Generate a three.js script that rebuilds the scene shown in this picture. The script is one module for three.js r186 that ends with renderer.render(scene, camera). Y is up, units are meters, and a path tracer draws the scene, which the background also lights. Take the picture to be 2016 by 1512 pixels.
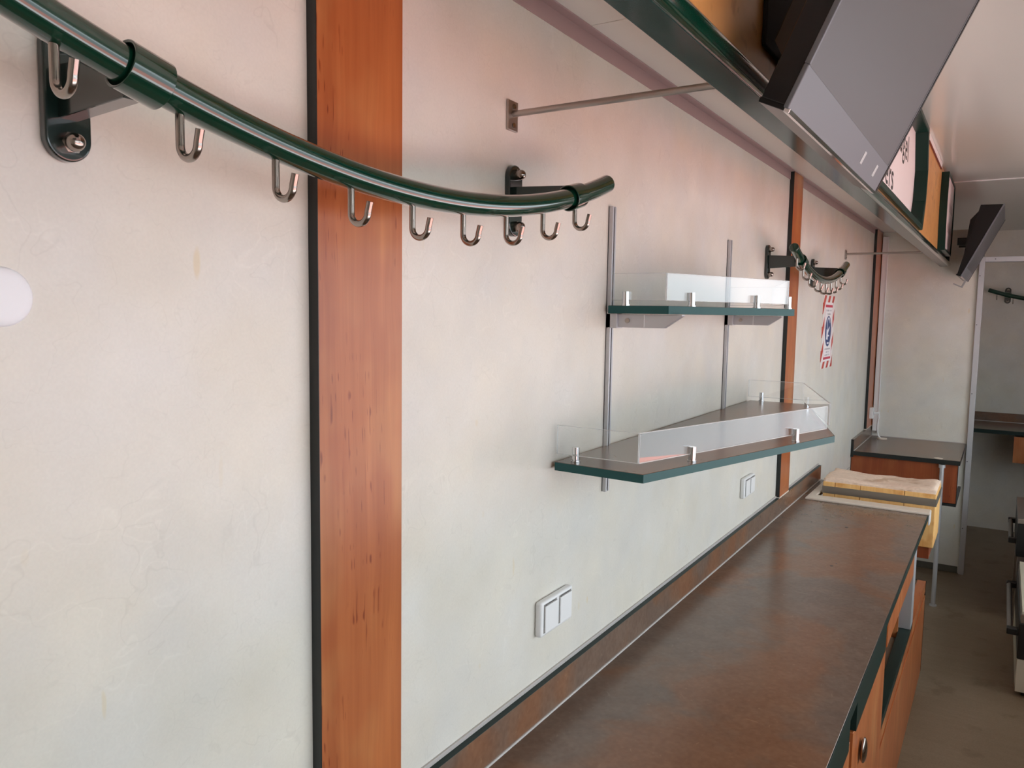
import * as THREE from 'three';
import { RoundedBoxGeometry } from 'three/addons/geometries/RoundedBoxGeometry.js';
import { mergeGeometries } from 'three/addons/utils/BufferGeometryUtils.js';

// World: x = 0 is the long left wall and x grows into the aisle, y is up, the trailer runs away along -z.
// "D" below is the distance along the trailer, z = -D.
const scene = new THREE.Scene();
const renderer = new THREE.WebGLRenderer({ antialias: true });
renderer.toneMapping = THREE.LinearToneMapping;
renderer.toneMappingExposure = 0.335;
renderer.shadowMap.enabled = true;

// ---------------------------------------------------------------- camera
const camera = new THREE.PerspectiveCamera(2 * Math.atan(756 / 1540) * 180 / Math.PI, 2016 / 1512, 0.05, 80);
camera.position.set(0.85, 1.895, 0);
camera.setRotationFromMatrix(new THREE.Matrix4().makeBasis(
  new THREE.Vector3(0.84609387, 0.01496583, -0.53282379),
  new THREE.Vector3(-0.06175216, 0.99562719, -0.07009398),
  new THREE.Vector3(0.52944484, 0.09220911, 0.84331823)));
scene.add(camera);

// ---------------------------------------------------------------- light: sky through the serving hatch, sun on the red paving outside
scene.background = new THREE.Color(0.84, 0.93, 1.0);
scene.backgroundIntensity = 10.4;
const sun = new THREE.DirectionalLight(0xffffff, 50);
sun.position.set(6.4, 16, -10);
sun.target.position.set(0, 0, -3);
sun.castShadow = true;
sun.shadow.mapSize.set(2048, 2048);
Object.assign(sun.shadow.camera, { left: -16, right: 16, top: 16, bottom: -16, near: 0.5, far: 50 });
scene.add(sun, sun.target);

// ---------------------------------------------------------------- helpers
const used = new Map();
function numbered(n) { const k = used.get(n) || 0; used.set(n, k + 1); return k ? n + '_' + String(k).padStart(3, '0') : n; }
const offset = new WeakMap();
function thing(name, label, category, pos, group, own) {        // own = parts are given in the thing's own axes
  const o = new THREE.Group(); o.name = numbered(name); o.position.set(...pos); scene.add(o);
  o.userData = { label, category }; if (group) o.userData.group = group;
  offset.set(o, own ? [0, 0, 0] : pos);
  return o;
}
function structure(name, pos, label) {
  const o = new THREE.Group(); o.name = name; o.position.set(...pos); scene.add(o); o.userData = { kind: 'structure' };
  if (label) o.userData.label = label;
  offset.set(o, pos); return o;
}
function part(parent, name, geo, mat, label) {
  const off = offset.get(parent) || [0, 0, 0];
  if (off[0] || off[1] || off[2]) geo = geo.clone().translate(-off[0], -off[1], -off[2]);
  const m = new THREE.Mesh(geo, mat); m.name = name; m.castShadow = m.receiveShadow = true;
  if (label) m.userData.label = label;
  parent.add(m); offset.set(m, off); return m;
}
function planar(g) {                                             // uv in metres from position, by the way each face looks
  if (g.index) g = g.toNonIndexed();
  const p = g.attributes.position, n = g.attributes.normal, uv = new Float32Array(p.count * 2);
  for (let i = 0; i < p.count; i++) {
    const k = i - i % 3;
    let ax = 0, ay = 0, az = 0;
    for (let j = k; j < k + 3; j++) { ax += n.getX(j); ay += n.getY(j); az += n.getZ(j); }
    ax = Math.abs(ax); ay = Math.abs(ay); az = Math.abs(az);
    if (ay >= ax && ay >= az) { uv[2 * i] = p.getX(i); uv[2 * i + 1] = -p.getZ(i); }
    else if (ax >= az) { uv[2 * i] = -p.getZ(i); uv[2 * i + 1] = p.getY(i); }
    else { uv[2 * i] = p.getX(i); uv[2 * i + 1] = p.getY(i); }
  }
  g.setAttribute('uv', new THREE.BufferAttribute(uv, 2));
  return g;
}
// box from x0..x1, y0..y1, D0..D1 with edges rounded by r
function bx(x0, x1, y0, y1, d0, d1, r = 0.0012) {
  const w = x1 - x0, h = y1 - y0, d = d1 - d0;
  const g = r > 0 ? new RoundedBoxGeometry(w, h, d, 1, Math.min(r, w * 0.45, h * 0.45, d * 0.45)) : new THREE.BoxGeometry(w, h, d);
  return planar(g.translate((x0 + x1) / 2, (y0 + y1) / 2, -(d0 + d1) / 2));
}
function cylBetween(a, b, r, seg = 24) {                         // a, b = Vector3
  const v = new THREE.Vector3().subVectors(b, a), g = new THREE.CylinderGeometry(r, r, v.length(), seg);
  g.applyQuaternion(new THREE.Quaternion().setFromUnitVectors(new THREE.Vector3(0, 1, 0), v.normalize()));
  return g.translate((a.x + b.x) / 2, (a.y + b.y) / 2, (a.z + b.z) / 2);
}
const V = (x, y, d) => new THREE.Vector3(x, y, -d);
const rodX = (x0, x1, y, d, r, seg) => cylBetween(V(x0, y, d), V(x1, y, d), r, seg);
const rodY = (x, y0, y1, d, r, seg) => cylBetween(V(x, y0, d), V(x, y1, d), r, seg);
const rodD = (x, y, d0, d1, r, seg) => cylBetween(V(x, y, d0), V(x, y, d1), r, seg);
// flat slab with outline pts [[x, D], ...] between heights y0 and y1
function slab(pts, y0, y1, bevel = 0.001) {
  const s = new THREE.Shape(pts.map(([x, d]) => new THREE.Vector2(x, d)));
  const g = new THREE.ExtrudeGeometry(s, { depth: y1 - y0 - 2 * bevel, bevelEnabled: bevel > 0, bevelSize: bevel, bevelThickness: bevel, bevelOffset: -bevel, bevelSegments: 1 });
  g.rotateX(-Math.PI / 2).translate(0, y0 + bevel, 0);           // (x, D, t) -> (x, t, -D)
  return planar(g);
}
// upright slab with outline pts [[D, y], ...] between x0 and x1
function upright(pts, x0, x1, holes = [], bevel = 0.001) {
  const s = new THREE.Shape(pts.map(([d, y]) => new THREE.Vector2(d, y)));
  for (const h of holes) s.holes.push(new THREE.Path(h.map(([d, y]) => new THREE.Vector2(d, y))));
  const g = new THREE.ExtrudeGeometry(s, { depth: x1 - x0 - 2 * bevel, bevelEnabled: bevel > 0, bevelSize: bevel, bevelThickness: bevel, bevelOffset: -bevel, bevelSegments: 1, curveSegments: 16 });
  g.rotateY(Math.PI / 2).translate(x0 + bevel, 0, 0);            // (D, y, t) -> (t, y, -D)
  return planar(g);
}
// thin board on a plane x = const whose print fills its face
function printed(x0, x1, y0, y1, d0, d1) {
  const g = bx(x0, x1, y0, y1, d0, d1, 0);
  const uv = g.attributes.uv, p = g.attributes.position;
  for (let i = 0; i < uv.count; i++) uv.setXY(i, (-p.getZ(i) - d0) / (d1 - d0), (p.getY(i) - y0) / (y1 - y0));
  return g;
}

// ---------------------------------------------------------------- noise and textures
function rng(seed) { let s = seed >>> 0; return () => { s = (s + 0x6D2B79F5) >>> 0; let t = s; t = Math.imul(t ^ (t >>> 15), t | 1); t ^= t + Math.imul(t ^ (t >>> 7), t | 61); return ((t ^ (t >>> 14)) >>> 0) / 4294967296; }; }
function lattice(px, py, seed) {                                 // tileable value noise, u and v in 0..1
  const r = rng(seed), a = new Float32Array(px * py); for (let i = 0; i < a.length; i++) a[i] = r();
  return (u, v) => {
    let x = u * px, y = v * py; const xi = Math.floor(x), yi = Math.floor(y); x -= xi; y -= yi;
    x = x * x * (3 - 2 * x); y = y * y * (3 - 2 * y);
    const x0 = ((xi % px) + px) % px, x1 = (x0 + 1) % px, y0 = (((yi % py) + py) % py) * px, y1 = ((((yi + 1) % py) + py) % py) * px;
    const p = a[y0 + x0] + (a[y0 + x1] - a[y0 + x0]) * x, q = a[y1 + x0] + (a[y1 + x1] - a[y1 + x0]) * x;
    return p + (q - p) * y;
  };
}
function fbm(px, py, oct, seed, gain = 0.5) {
  const L = []; for (let i = 0; i < oct; i++) L.push(lattice(px << i, py << i, seed + i * 17));
  return (u, v) => { let s = 0, w = 1, t = 0; for (const l of L) { s += l(u, v) * w; t += w; w *= gain; } return s / t; };
}
function texture(w, h, metresU, metresV, fn) {
  const d = new Uint8Array(w * h * 4), c = [0, 0, 0];
  for (let j = 0; j < h; j++) for (let i = 0; i < w; i++) {
    fn(i / w, j / h, c);
    const k = (j * w + i) * 4; d[k] = Math.max(0, Math.min(255, c[0])); d[k + 1] = Math.max(0, Math.min(255, c[1])); d[k + 2] = Math.max(0, Math.min(255, c[2])); d[k + 3] = 255;
  }
  const t = new THREE.DataTexture(d, w, h); t.colorSpace = THREE.SRGBColorSpace; t.wrapS = t.wrapT = THREE.RepeatWrapping;
  t.magFilter = THREE.LinearFilter; t.minFilter = THREE.LinearMipmapLinearFilter; t.generateMipmaps = true;
  t.repeat.set(1 / metresU, 1 / metresV); t.needsUpdate = true; return t;
}
const sm = (a, b, x) => { x = Math.max(0, Math.min(1, (x - a) / (b - a))); return x * x * (3 - 2 * x); };

// cream laminate with faint crackled veins and a few ochre flecks
const wallMap = (() => {
  const big = fbm(3, 3, 3, 11), mid = fbm(14, 14, 4, 23), wx = fbm(30, 30, 3, 31), wy = fbm(30, 30, 3, 37), v1 = fbm(26, 26, 3, 41), v2 = fbm(44, 44, 3, 43), mask = fbm(9, 9, 3, 47), fine = lattice(700, 700, 53);
  const r = rng(5), flecks = []; for (let i = 0; i < 26; i++) flecks.push([r(), r(), 0.0016 + r() * 0.0026, 0.004 + r() * 0.013, r()]);
  const grid = new Map();
  flecks.forEach((f) => { for (let a = -1; a <= 1; a++) for (let b = -1; b <= 1; b++) { const k = ((Math.floor(f[0] * 32) + a + 32) % 32) * 32 + (Math.floor(f[1] * 32) + b + 32) % 32; if (!grid.has(k)) grid.set(k, []); grid.get(k).push(f); } });
  return texture(2048, 2048, 1.6, 1.6, (u, v, c) => {
    const du = (wx(u, v) - 0.5) * 0.03, dv = (wy(u, v) - 0.5) * 0.03, m = mask(u, v);
    const a = Math.abs(v1(u + du, v + dv) - 0.5), b = Math.abs(v2(u - dv, v + du) - 0.5);
    const vein = (1 - sm(0, 0.016, a)) * sm(0.44, 0.62, m) + (1 - sm(0, 0.014, b)) * sm(0.45, 0.6, 1 - m) * 0.8;
    const light = (1 - sm(0, 0.02, Math.abs(v1(v - du, u + dv) - 0.48))) * sm(0.45, 0.6, m);
    const t = (big(u, v) - 0.5) * 10 + (mid(u, v) - 0.5) * 16 + (fine(u, v) - 0.5) * 4 - vein * 6 + light * 4;
    const warm = (mid(v, u) - 0.5) * 10;
    c[0] = 222 + t + warm * 0.5; c[1] = 218 + t; c[2] = 208 + t - warm;
    const near = grid.get(Math.floor(u * 32) % 32 * 32 + Math.floor(v * 32) % 32);
    if (near) for (const f of near) {
      const x = (u - f[0] + du * 0.22) / f[2], y = (v - f[1] + dv * 0.3) / f[3], q = 1 - sm(0.5, 1, Math.hypot(x, y)), k = q * (0.05 + 0.4 * f[4] * f[4]);
      if (k > 0) { c[0] += (216 - c[0]) * k; c[1] += (192 - c[1]) * k; c[2] += (142 - c[2]) * k; }
    }
  });
})();
// cherry laminate, grain along v
const cherryMap = (() => {
  const cloud = fbm(3, 3, 4, 71), band = fbm(16, 2, 4, 73), grain = fbm(90, 5, 3, 79), streak = lattice(190, 34, 83), smask = fbm(5, 7, 3, 89), blush = fbm(4, 5, 4, 97);
  return texture(1024, 2048, 0.5, 1.0, (u, v, c) => {
    const w = (cloud(u, v) - 0.5) * 0.06, g = grain(u + w, v), b = band(u + w, v), k = cloud(u, v);
    const dark = sm(0.8, 0.97, streak(u + w, v)) * sm(0.48, 0.66, smask(u, v));
    const t = (k - 0.5) * 34 + (b - 0.5) * 30 + (g - 0.5) * 16 - dark * 46, y = sm(0.5, 0.75, blush(u, v));
    c[0] = 176 + t + y * 10; c[1] = 100 + t * 0.9 + y * 18; c[2] = 56 + t * 0.6 + y * 14;
  });
})();
// lighter burl laminate of the fascia
const burlMap = (() => {
  const cloud = fbm(5, 5, 5, 101), knot = fbm(22, 22, 3, 103), wx = fbm(8, 8, 3, 107);
  return texture(1024, 1024, 0.8, 0.8, (u, v, c) => {
    const w = (wx(u, v) - 0.5) * 0.2, k = cloud(u + w, v - w), n = knot(u - w, v), d = sm(0.62, 0.8, n);
    const t = (k - 0.5) * 46 - d * 26;
    c[0] = 212 + t; c[1] = 156 + t; c[2] = 92 + t * 0.8;
  });
})();
// brown and rust mottled worktop laminate
const stoneMap = (() => {
  const a = fbm(4, 4, 5, 131, 0.55), b = fbm(6, 6, 5, 137, 0.55), wx = fbm(5, 5, 4, 139), wy = fbm(5, 5, 4, 149), fine = fbm(160, 160, 2, 151), fleck = lattice(190, 120, 157), lime = fbm(26, 26, 3, 163);
  return texture(2048, 2048, 1.5, 1.5, (u, v, c) => {
    const du = (wx(u, v) - 0.5) * 0.22, dv = (wy(u, v) - 0.5) * 0.22;
    const r = sm(0.44, 0.66, a(u + du, v + dv)), g = sm(0.46, 0.66, b(u - dv, v + du)), f = (fine(u, v) - 0.5) * 12 + (lime(u + du, v) - 0.5) * 14;
    const l = sm(0.93, 0.99, fleck(u + du, v)) * 14;
    c[0] = 116 + 14 * r - 6 * g + f + l; c[1] = 96 - 4 * r - 3 * g + f + l; c[2] = 83 - 15 * r - 1 * g + f * 0.9 + l * 0.8;
  });
})();
// worn brown sheet floor
const floorMap = (() => {
  const a = fbm(4, 4, 5, 171), s = lattice(300, 300, 173), st = fbm(10, 10, 4, 179), line = fbm(6, 60, 3, 181);
  return texture(1024, 1024, 1.2, 1.2, (u, v, c) => {
    const t = (a(u, v) - 0.5) * 22 + (s(u, v) - 0.5) * 10 + (line(u, v) - 0.5) * 8 - sm(0.66, 0.8, st(u, v)) * 16;
    c[0] = 132 + t; c[1] = 114 + t; c[2] = 92 + t;
  });
})();
// worn end grain and side grain of the chopping block
const endGrainMap = (() => {
  const a = fbm(6, 6, 4, 191), s = fbm(60, 60, 2, 193), cut = fbm(5, 40, 3, 197), st = fbm(8, 8, 4, 199);
  return texture(512, 512, 0.5, 0.5, (u, v, c) => {
    const t = (a(u, v) - 0.5) * 26 + (s(u, v) - 0.5) * 16 + (cut(u, v) - 0.5) * 16, d = sm(0.6, 0.78, st(u, v)) * 26;
    c[0] = 236 + t - d * 0.8; c[1] = 211 + t - d; c[2] = 190 + t - d * 1.2;
  });
})();
const blockMap = (() => {
  const a = fbm(5, 2, 4, 211), g = fbm(60, 3, 3, 223), st = fbm(6, 6, 4, 227);
  return texture(512, 512, 0.4, 0.4, (u, v, c) => {
    const t = (a(u, v) - 0.5) * 26 + (g(u, v) - 0.5) * 20, d = sm(0.6, 0.8, st(u, v)) * 30;
    c[0] = 243 + t * 0.6 - d * 0.6; c[1] = 191 + t - d; c[2] = 120 + t - d;
  });
})();
const S = (r, g, b) => new THREE.Color().setRGB(r / 255, g / 255, b / 255, THREE.SRGBColorSpace);
const mat = (o) => new THREE.MeshStandardMaterial(o);
const phys = (o) => new THREE.MeshPhysicalMaterial(o);
const M = {
  wall: mat({ map: wallMap, roughness: 0.36 }),
  soffit: mat({ color: S(236, 230, 222), roughness: 0.16 }),
  ceiling: mat({ color: S(196, 196, 188), roughness: 0.17 }),
  cherry: mat({ map: cherryMap, roughness: 0.3 }),
  cherryShaded: mat({ map: cherryMap, color: new THREE.Color(0.6, 0.46, 0.42), roughness: 0.4 }),  // cherry copy with the shade on the bench front put into its colour
  burl: mat({ map: burlMap, roughness: 0.34 }),
  stone: mat({ map: stoneMap, roughness: 0.24 }),
  floor: mat({ map: floorMap, roughness: 0.42 }),
  black: mat({ color: S(26, 30, 29), roughness: 0.4 }),
  edgeGreen: phys({ color: S(38, 84, 84), roughness: 0.45, specularIntensity: 0.5 }),
  green: phys({ color: S(6, 52, 38), roughness: 0.16, clearcoat: 1, clearcoatRoughness: 0.04 }),
  underGreen: phys({ color: S(40, 62, 58), roughness: 0.14, specularIntensity: 0.3 }),
  frameGreen: phys({ color: S(12, 42, 34), roughness: 0.34, specularIntensity: 0.6 }),
  edgeDark: phys({ color: S(20, 40, 36), roughness: 0.4, specularIntensity: 0.5 }),
  darkGreen: phys({ color: S(16, 34, 31), roughness: 0.22, clearcoat: 0.8, clearcoatRoughness: 0.08 }),
  steel: mat({ color: S(166, 157, 150), metalness: 1, roughness: 0.2 }),
  brushed: mat({ color: S(176, 170, 164), metalness: 1, roughness: 0.34 }),
  alu: mat({ color: S(198, 198, 201), metalness: 0.6, roughness: 0.42 }),
  chrome: mat({ color: S(215, 216, 218), metalness: 1, roughness: 0.07 }),
  mauve: mat({ color: S(178, 148, 146), metalness: 0.1, roughness: 0.4 }),
  plastic: mat({ color: S(236, 236, 236), roughness: 0.32 }),
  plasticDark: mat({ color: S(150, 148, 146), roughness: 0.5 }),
  disc: mat({ color: S(240, 243, 248), roughness: 0.4 }),
  creamPlastic: mat({ color: S(226, 214, 200), roughness: 0.4 }),
  seal: mat({ color: S(186, 180, 176), roughness: 0.35 }),
  acrylic: phys({ color: 0xffffff, transmission: 1, thickness: 0, roughness: 0.0, ior: 1.6 }),
  acrylicEdge: phys({ color: S(244, 246, 246), transmission: 0.55, thickness: 0, roughness: 0.35 }),
  tvBlack: phys({ color: S(13, 13, 15), roughness: 0.26, specularIntensity: 0.7 }),
  sticker: mat({ color: S(176, 180, 180), roughness: 0.5 }),
  tvSilver: mat({ color: S(104, 109, 115), metalness: 0.1, roughness: 0.4 }),
  tvScreen: mat({ color: S(80, 82, 85), roughness: 0.42 }),
  oven: mat({ color: S(24, 24, 24), roughness: 0.35 }),
  ovenCream: mat({ color: S(206, 200, 180), roughness: 0.4 }),
  block: mat({ map: blockMap, roughness: 0.55 }),
  endGrain: mat({ map: endGrainMap, roughness: 0.75 }),
  band: mat({ color: S(160, 154, 145), metalness: 0.9, roughness: 0.4 }),
  mount: mat({ color: S(22, 20, 20), roughness: 0.9 }),
  carcass: mat({ color: S(168, 158, 144), roughness: 0.6 }),
  kick: mat({ color: S(96, 92, 82), roughness: 0.5 }),
  dark: mat({ color: S(34, 30, 27), roughness: 0.7 }),
  redPaving: mat({ color: S(188, 122, 112), roughness: 0.85 }),
  greyPaving: mat({ color: S(112, 115, 118), roughness: 0.85 }),
  label: mat({ color: S(232, 226, 222), roughness: 0.5 }),
  red: mat({ color: S(112, 52, 50), roughness: 0.5 }),
};

// ================================================================ THE SETTING
const DN = -2.2, DF = 8.2, XR = 2.3;                             // near end, far end, right wall
{
  const g = structure('ground', [0, -0.62, 0]);
  part(g, 'red_paving', bx(5.0, 10, -0.72, -0.62, -40, 45, 0), M.redPaving);
  part(g, 'grey_paving', bx(10, 60, -0.72, -0.62, -40, 45, 0), M.greyPaving);
  part(g, 'grey_paving', bx(-40, 5.0, -0.72, -0.62, -40, 45, 0), M.greyPaving);
  const f = structure('floor', [0, 0, 0]); part(f, 'floor_sheet', bx(-0.06, XR + 0.06, -0.08, 0, DN - 0.06, DF + 0.06, 0), M.floor);
  const l = structure('wall_left', [0, 0, 0]);
  part(l, 'wall_panel', bx(-0.06, 0, 0, 2.9, DN, DF, 0), M.wall);
  part(l, 'joint_line', bx(0, 0.0012, 0.862, 0.866, 4.62, 5.74, 0), M.plasticDark);
  const b = structure('wall_back', [0, 0, -DF]); part(b, 'wall_panel', bx(-0.06, XR + 0.06, 0, 2.9, DF, DF + 0.06, 0), M.wall);
  const n = structure('wall_front', [0, 0, -DN]); part(n, 'wall_panel', bx(-0.06, XR + 0.06, 0, 2.9, DN - 0.06, DN, 0), M.wall);
  const r = structure('wall_right', [XR, 0, 0]);                 // the serving hatch is its opening
  const H0 = 0.92, H1 = 2.28, A = -0.5, B = 5.6;
  part(r, 'wall_panel', bx(XR, XR + 0.06, 0, H0 - 0.042, DN, DF, 0), M.wall);
  part(r, 'wall_panel', bx(XR, XR + 0.06, H1, 2.9, DN, DF, 0), M.wall);
  part(r, 'wall_panel', bx(XR, XR + 0.06, H0 - 0.04, H1, DN, A - 0.002, 0), M.wall);
  part(r, 'wall_panel', bx(XR, XR + 0.06, H0 - 0.04, H1, B + 0.002, DF, 0), M.wall);
  part(r, 'bounce_counter', bx(1.75, XR + 0.08, H0 - 0.04, H0, A, B, 0.004), M.plastic);  // unseen white serving counter, added to bounce hatch light upwards
  // ceiling: raised over the aisle, sloping a little at the far end, dropped between wall and fascia
  const c = structure('ceiling', [0, 2.8, 0]);
  part(c, 'ceiling_panel', bx(0.416, XR, 2.8, 2.86, DN, 6.08, 0), M.ceiling);
  const s = new THREE.Shape([[6.08, 2.8], [8.2, 2.67], [8.2, 2.73], [6.08, 2.86]].map(([d, y]) => new THREE.Vector2(d, y)));
  const sg = planar(new THREE.ExtrudeGeometry(s, { depth: XR + 0.12, bevelEnabled: false }).rotateY(Math.PI / 2).translate(-0.06, 0, 0));
  part(c, 'ceiling_panel', sg, M.ceiling);
  part(c, 'ceiling_batten', bx(0.49, XR, 2.796, 2.801, 6.066, 6.09, 0.001), M.plastic);
  for (const [a, d] of [[DN, -1.02], [-1.017, 1.627], [1.63, 4.277], [4.28, 6.6]]) part(c, 'soffit_panel', bx(0, 0.416, 2.535, 2.56, a, d, 0.0008), M.soffit);
  part(c, 'ceiling_step', bx(0.4, 0.416, 2.56, 2.86, DN, 6.6, 0), M.soffit);
  part(c, 'roof', bx(-0.1, XR + 0.1, 2.9, 2.95, DN - 0.1, DF + 0.1, 0), M.plastic);
  const t = structure('trim_1', [0, 2.535, 0]);                  // angle profile in the corner of wall and soffit
  part(t, 'wall_leg', bx(0, 0.0025, 2.497, 2.535, DN, 6.6, 0.0005), M.mauve);
  part(t, 'ceiling_leg', bx(0.0025, 0.024, 2.531, 2.535, DN, 6.6, 0.0005), M.mauve);
}
// upright cherry cover boards on the left wall, each with a black edge band
[[0.801, 0.986], [3.65, 3.833], [6.3, 6.6]].forEach(([a, b], i) => {
  const t = structure('trim_' + (i + 2), [0, 1.08, -a]);
  part(t, 'cover_board', bx(0, 0.018, i ? 1.062 : 1.062, 2.533, a + 0.0015, b, 0.0008), M.cherry);
  part(t, 'edge_band', bx(0, 0.0185, 1.062, 2.533, a, a + 0.0015, 0.0004), M.black);
  part(t, 'sealant', bx(0.002, 0.0195, 1.057, 1.063, a, b, 0.001), M.creamPlastic);
});
// partition across the left half, with an aluminium door frame beside it
{
  const p = structure('wall_partition', [0, 0, -6.6]);
  part(p, 'wall_panel', bx(0, 0.688, 0, 2.534, 6.6, 6.63, 0), M.wall);
  part(p, 'edge_band', bx(0.688, 0.69, 2.335, 2.534, 6.598, 6.632, 0), M.black);
  part(p, 'kick_strip', bx(0.35, 0.655, 0, 0.05, 6.594, 6.6, 0.001), M.kick);
  const f = structure('door_1', [0.68, 0, -6.6]);
  part(f, 'frame_post', bx(0.662, 0.698, 0, 2.335, 6.572, 6.64, 0.002), M.alu);
  part(f, 'frame_header', bx(0.698, XR, 2.298, 2.335, 6.572, 6.64, 0.002), M.alu);
  for (const y of [0.35, 0.85, 1.35, 1.85, 2.2]) part(f, 'screw', rodD(0.672, y, 6.5705, 6.573, 0.0035, 12), M.dark);
  for (const x of [0.76, 1.2]) part(f, 'screw', rodD(x, 2.318, 6.5705, 6.573, 0.0035, 12), M.dark);
}

// ================================================================ OVERHEAD FASCIA with its two lettered signs
const barrel = (a, b, y0, y1, k) => {                            // sign outline: flat top and bottom, sides bulging in three facets
  const q = [[0, 0], [0.28, 0.75], [0.62, 1], [1, 0.35]];
  return [...q.map(([t, s]) => [b + s * k, y0 + (y1 - y0) * t]), ...q.slice().reverse().map(([t, s]) => [a - s * k, y0 + (y1 - y0) * t])];
};
const SIGN1 = [2.42, 4.22, 2.322, 2.782, 0.12], SIGN2 = [5.44, 6.0, 2.318, 2.752, 0.05];
const grow = ([a, b, c, d, k], m) => barrel(a - m, b + m, c - m, d + m, k);
{
  const t = thing('overhead_fascia', 'long orange wood fascia hung under the ceiling with a dark green lower edge', 'fascia', [0.42, 2.285, 0]);
  part(t, 'wood_panel', upright([[0.86, 2.3], [6.55, 2.3], [6.55, 2.798], [0.86, 2.798]], 0.448, 0.47, [grow(SIGN1, -0.006)]), M.burl);
  part(t, 'bottom_board', bx(0.417, 0.468, 2.268, 2.3, 0.86, 6.55, 0.002), M.underGreen);
  part(t, 'edge_nosing', rodD(0.469, 2.285, 0.86, 6.55, 0.0165, 32), M.green);
  const topStrip = part(t, 'top_strip', bx(0.4705, 0.478, 2.765, 2.799, 4.42, 5.3, 0.001), M.label, 'white strip along the top');  // plain white label strip, gives no light
  part(topStrip, 'red_edge', bx(0.4705, 0.479, 2.762, 2.765, 4.42, 5.3, 0.0005), M.red);
}
function letters(w, h, draw) {
  const c = document.createElement('canvas'); c.width = w; c.height = h; const g = c.getContext('2d'); draw(g, w, h);
  const t = new THREE.CanvasTexture(c); t.colorSpace = THREE.SRGBColorSpace; t.anisotropy = 8; return t;
}
{
  const fit = (g, s, x0, x1, y, size, bold) => { g.font = (bold || '') + size + 'px sans-serif'; const w = g.measureText(s).width; g.save(); g.translate(x0, y); g.scale((x1 - x0) / w, 1); g.fillText(s, 0, 0); g.restore(); };
  const B1 = [2.3, 4.34, 2.32, 2.785];
  const px1 = (d) => (d - B1[0]) / (B1[1] - B1[0]) * 2048, py1 = (y) => (B1[3] - y) / (B1[3] - B1[2]) * 480;
  const m1 = letters(2048, 480, (g, w, h) => { g.fillStyle = '#f0e6e4'; g.fillRect(0, 0, w, h); g.fillStyle = '#3b3838'; fit(g, 'Geflügel', px1(3.36), px1(4.02), py1(2.593), 150, 'bold '); fit(g, 'Divers', px1(3.02), px1(3.55), py1(2.405), 132, 'bold '); });
  const t = thing('menu_sign', 'white lettered sign in a thick green frame with bulging sides, beside the near television', 'sign', [0.44, 2.32, -3.3]);
  part(t, 'board', printed(0.424, 0.43, B1[2], B1[3], B1[0], B1[1]), mat({ map: m1, roughness: 0.4 }));
  part(t, 'frame', upright(grow(SIGN1, 0.012), 0.43, 0.487, [grow(SIGN1, -0.012)], 0.003), M.frameGreen);
  const B2 = [5.36, 6.08, 2.31, 2.76];
  const px2 = (d) => (d - B2[0]) / (B2[1] - B2[0]) * 1024, py2 = (y) => (B2[3] - y) / (B2[3] - B2[2]) * 390;
  const m2 = letters(1024, 390, (g, w, h) => {                   // lettering too far off to read: two rows of strokes
    g.fillStyle = '#eddcdb'; g.fillRect(0, 0, w, h); g.fillStyle = '#74343a'; const r = rng(9);
    for (const [d0, d1, y, s] of [[5.68, 5.94, 2.56, 0.09], [5.62, 5.86, 2.43, 0.08]]) for (let d = d0; d < d1; d += 0.052) { const k = s * (0.6 + 0.4 * r()); g.fillRect(px2(d), py2(y + k), 17, py2(y) - py2(y + k)); g.fillRect(px2(d), py2(y + k * (0.3 + 0.5 * r())), 34, 17); g.fillRect(px2(d) + 21, py2(y + s * 0.6), 14, py2(y) - py2(y + s * 0.6)); }
  });
  const u = thing('menu_sign', 'pinkish sign in a dark green frame next to the far television', 'sign', [0.44, 2.31, -5.9]);
  const face = upright(grow(SIGN2, 0), 0.471, 0.505, [], 0), fuv = face.attributes.uv;
  for (let i = 0; i < fuv.count; i++) fuv.setXY(i, (fuv.getX(i) - B2[0]) / (B2[1] - B2[0]), (fuv.getY(i) - B2[2]) / (B2[3] - B2[2]));
  part(u, 'board', face, mat({ map: m2, roughness: 0.4 }));
  part(u, 'frame', upright(grow(SIGN2, 0.014), 0.4705, 0.512, [grow(SIGN2, 0.0005)], 0.002), M.frameGreen);
}
// steel stays from the left wall to the fascia
[[1.335, 2.2775, 'steel stay rod above the near hook rail, bolted to the wall by a plate'], [5.13, 2.268, 'thin steel stay rod at the far end of the wall above the small warning notice']].forEach(([d, y, label]) => {
  const t = thing('stay_rod', label, 'rod', [0, y, -d], null);
  const p = part(t, 'wall_plate', bx(0, 0.006, y - 0.029, y + 0.029, d - 0.0175, d + 0.0175, 0.0015), M.brushed);
  for (const s of [-1, 1]) part(p, 'screw', rodX(0.005, 0.0085, y + s * 0.018, d, 0.0048, 16), M.steel);
  part(t, 'rod', rodX(0.005, 0.418, y + 0.004, d, 0.0062, 20), M.brushed);
});

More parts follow.
